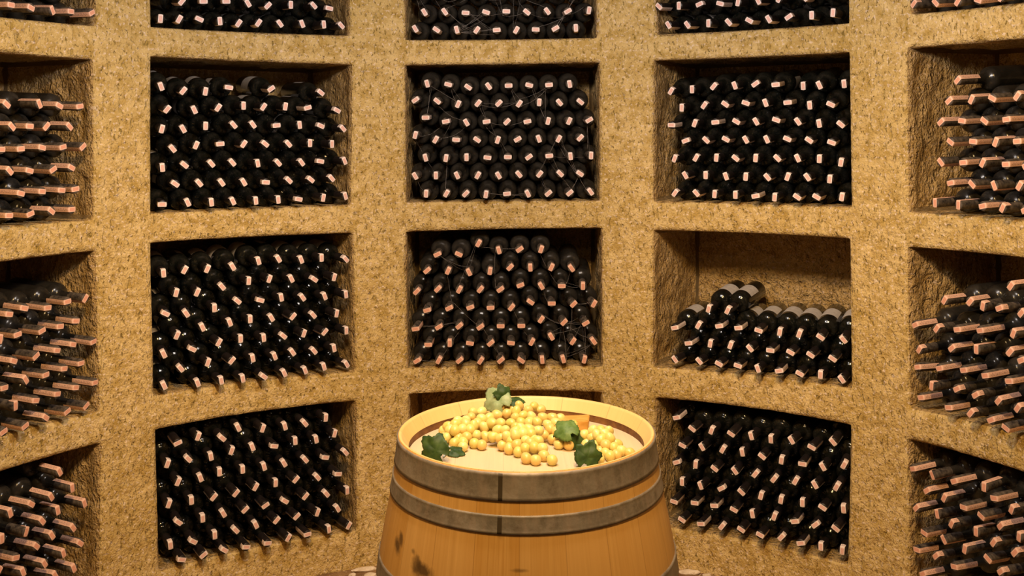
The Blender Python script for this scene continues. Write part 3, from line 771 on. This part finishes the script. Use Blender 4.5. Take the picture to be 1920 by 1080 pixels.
def bunch(name, label, blobs, pix, leaves=(), shade=0):
    """blobs: px,py of the middle on the head, radius, height. pix: seen grape centres."""
    root = bpy.data.objects.new(name, None); C.objects.link(root); root.matrix_world = BM
    tag(root, label, 'grapes', 'grape bunches on the barrel head')
    bl = [(head_pt(a, b), r, h) for a, b, r, h in blobs]
    def H(q):
        v = -.02
        for c_, r, h in bl:
            d2 = ((q.x-c_.x)**2+(q.y-c_.y)**2)/(r*r)
            if d2 < 1: v = max(v, h*math.sqrt(1-d2))
        return v
    cs = []
    o_ = BI @ CAM
    for px, py in pix:
        d = BI.to_3x3() @ ray(px, py); hit = None; k = 1.6
        while k < 3.2:
            q = o_+d*k
            if q.z-HZ <= max(.0112, H(q)): hit = q; break
            k += .0015
        if hit is None: continue
        cs.append(hit)
    fixed = len(cs)
    # fill the mound beneath with a few more so that it reads as a bunch from the side too
    rnd = random.Random(len(pix))
    for c_, r, h in bl:
        for _ in range(60):
            a = rnd.uniform(0, 2*PI); rr = r*math.sqrt(rnd.random())*.9; q = Vector((c_.x+rr*math.cos(a), c_.y+rr*math.sin(a), 0)); hh = H(q)
            if hh < .0112: hh = .0112
            q.z = HZ+rnd.choice([.0112, hh]) if hh > .03 else HZ+.0112
            if q.z-HZ > hh*.97+.0005 and hh > .0113: continue
            if all((q-e).length > .0195 for e in cs) and len(cs) < min(97, fixed+10) and (q.z-HZ < .014 or q.y > c_.y): cs.append(q)
    cs = cs[:97]
    for it in range(12):
        for a in range(len(cs)):
            for b_ in range(a+1, len(cs)):
                dl = cs[b_]-cs[a]; L_ = dl.length
                if 1e-6 < L_ < .0184: m = dl*((.0184-L_)/L_/2); cs[a] -= m; cs[b_] += m
            cs[a].z = max(cs[a].z, HZ+.0108)
    cen = sum((c_ for c_ in cs), Vector())/len(cs)
    for k, q in enumerate(cs):
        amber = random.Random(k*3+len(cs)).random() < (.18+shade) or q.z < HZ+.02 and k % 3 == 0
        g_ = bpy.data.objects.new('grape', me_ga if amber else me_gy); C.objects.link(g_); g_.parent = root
        g_.location = q
        dr = Vector((cen.x-q.x, cen.y-q.y, .02)); dr += Vector((random.uniform(-.03, .03), random.uniform(-.03, .03), random.uniform(-.02, .03)))
        g_.rotation_mode = 'QUATERNION'; g_.rotation_quaternion = dr.to_track_quat('Z', 'Y')
        s_ = random.uniform(.98, 1.09); g_.scale = (s_, s_, s_)
    xs = sorted(cs, key=lambda q: q.x); pts = [lerp(xs[0], cen, k/4.0) for k in range(5)] + [lerp(cen, xs[-1], k/4.0) for k in range(1, 5)]
    for q in pts: q.z = max(HZ+.008, min(q.z, HZ+.018))
    tube('stem', pts, .0018, stem_m, root)
    for k, (px, py, h, nv, uv_, size, m, curl) in enumerate(leaves):
        leaf(root, head_pt(px, py, h), Vector(nv), Vector(uv_), size, m, curl, seed=k+len(pix))
    return root, cs
A = lambda L: [(780+x/6.355, 715+y/6.355) for x, y in L]
B_ = lambda L: [(900+x/6.355, 715+y/6.355) for x, y in L]
C_ = lambda L: [(1020+x/6.968, 745+y/6.968) for x, y in L]
b1, _ = bunch('grape_bunch', 'yellow grape bunch lying at the left beside the dark leaf and pale stalk',
 [(868, 822, .060, .046), (895, 812, .070, .050), (930, 806, .06, .042)],
 A([(380, 540), (455, 530), (490, 485), (545, 580), (395, 640), (455, 735), (590, 670), (555, 720), (595, 465), (655, 430), (680, 370), (590, 525), (680, 540), (690, 620), (785, 455), (815, 550), (835, 665), (695, 740), (785, 760), (560, 780), (785, 360), (870, 360), (480, 600), (740, 500), (640, 590), (905, 495), (880, 430), (440, 590), (525, 655)]),
 [(818, 845, .026, (-.25, -1, .35), (-.75, .1, .62), .046, lf_d, .3), (852, 846, .010, (.1, -.5, 1), (.9, -.3, .1), .026, lf_d, .2)])
tube('pale_stalk', [head_pt(843, 838, .012), head_pt(840, 844, .009), head_pt(834, 853, .004), head_pt(831, 857, .003)], .0028, pstem_m, b1)
b2, _ = bunch('grape_bunch', 'plump yellow grape bunch in the centre reaching towards the front rim',
 [(948, 826, .062, .046), (985, 838, .062, .046), (1015, 850, .055, .034), (1040, 866, .030, .014)],
 B_([(245, 500), (365, 500), (205, 590), (300, 590), (155, 660), (235, 680), (350, 670), (410, 620), (265, 765), (355, 800), (435, 730), (500, 570), (490, 660), (540, 800), (465, 845), (555, 920), (580, 580), (540, 690), (650, 790), (635, 680), (665, 940), (745, 800), (765, 890), (860, 940), (700, 710), (700, 590), (610, 650), (590, 740), (440, 680), (390, 700), (140, 500), (430, 560)]))
b3, _ = bunch('grape_bunch', 'amber tinted grape bunch at the back under the pale upright leaf',
 [(945, 792, .062, .052), (985, 796, .065, .050), (1020, 806, .06, .044), (1050, 822, .055, .036)],
 B_([(195, 400), (320, 380), (245, 310), (330, 300), (430, 370), (425, 430), (455, 300), (485, 480), (575, 350), (645, 300), (730, 335), (615, 425), (685, 490), (755, 435), (810, 520), (905, 500), (870, 440), (900, 600), (790, 620), (865, 690), (940, 750), (1000, 660), (1060, 760), (585, 490), (370, 320), (1110, 520), (520, 410), (960, 440), (1090, 700), (1010, 600), (830, 590)]),
 [(934, 752, .062, (-.35, -.8, .5), (-.6, .0, .6), .050, lf_p, .35), (944, 741, .075, (.3, -1, .3), (-.3, .1, 1), .030, lf_d, .3), (966, 752, .060, (.1, -.5, .9), (1, .1, .1), .026, lf_d, .3),
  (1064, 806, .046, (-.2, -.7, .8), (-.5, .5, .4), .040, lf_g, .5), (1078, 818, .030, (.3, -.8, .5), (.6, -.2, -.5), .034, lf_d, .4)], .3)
b4, _ = bunch('grape_bunch', 'smaller yellow grape bunch set apart at the right rim behind a dark leaf',
 [(1118, 832, .050, .046), (1145, 844, .052, .042), (1165, 852, .035, .020)],
 C_([(525, 490), (640, 440), (735, 430), (845, 445), (610, 560), (745, 560), (865, 540), (655, 630), (900, 655), (745, 700), (820, 740), (720, 815), (940, 750), (1040, 720), (1080, 730), (690, 500), (880, 760), (570, 600), (800, 480), (820, 640)]),
 [(1101, 858, .026, (-.05, -1, .35), (.35, .1, 1), .040, lf_d, .15), (1086, 858, .022, (-.6, -.7, .2), (-.1, .1, 1), .022, lf_d, .3)])

# ---------------------------------------------------------------- cobwebs strung over the bottles
M = Mat('dusty_cobweb_thread'); M.col((.42, .38, .36)); M.rough(.8); web_m = M.m
def cobweb(label, col, row, count, seed):
    rnd = random.Random(seed); bs = [q for q in BOT if q['col'] == col and q['row'] == row]
    n, t = naxis(col); vs = []; fs = []
    def strand(a, b, sag, r):
        K = 10; last = None
        for k in range(K+1):
            f = k/K; p = a.lerp(b, f)-UP*sag*4*f*(1-f)+Vector([rnd.uniform(-.001, .001) for _ in range(3)])
            o0 = len(vs)
            for (dx, dz) in ((r, 0), (-r*.5, r*.87), (-r*.5, -r*.87)): vs.append(p+t*dx+UP*dz)
            if last is not None: fs.extend([(last+i, last+(i+1) % 3, o0+(i+1) % 3, o0+i) for i in range(3)])
            last = o0
    for _ in range(count):
        q = rnd.choice(bs); near = [e for e in bs if e is not q and (e['m'].translation-q['m'].translation).length < .17]
        if not near: continue
        e = rnd.choice(near)
        off = lambda m, z: m @ Vector((rnd.uniform(-.014, .014), rnd.uniform(-.014, .014), z))
        a, b = off(q['m'], rnd.uniform(.24, .30)), off(e['m'], rnd.uniform(.22, .30))
        strand(a, b, rnd.uniform(.0, .018), .00035)
        if rnd.random() < .5: strand(a, off(e['m'], rnd.uniform(.2, .25)), rnd.uniform(0, .01), .00025)
    o = link('cobweb', mesh('cobweb', vs, fs), web_m); tag(o, label, 'cobweb', kind='stuff')
cobweb('grey cobweb threads strung between bottle necks in the upper middle niche', 0, 1, 30, 1)
cobweb('grey cobweb threads strung between bottle necks in the lower middle niche', 0, 2, 26, 2)
cobweb('grey cobweb threads strung between bottle necks in the top middle niche', 0, 0, 22, 3)
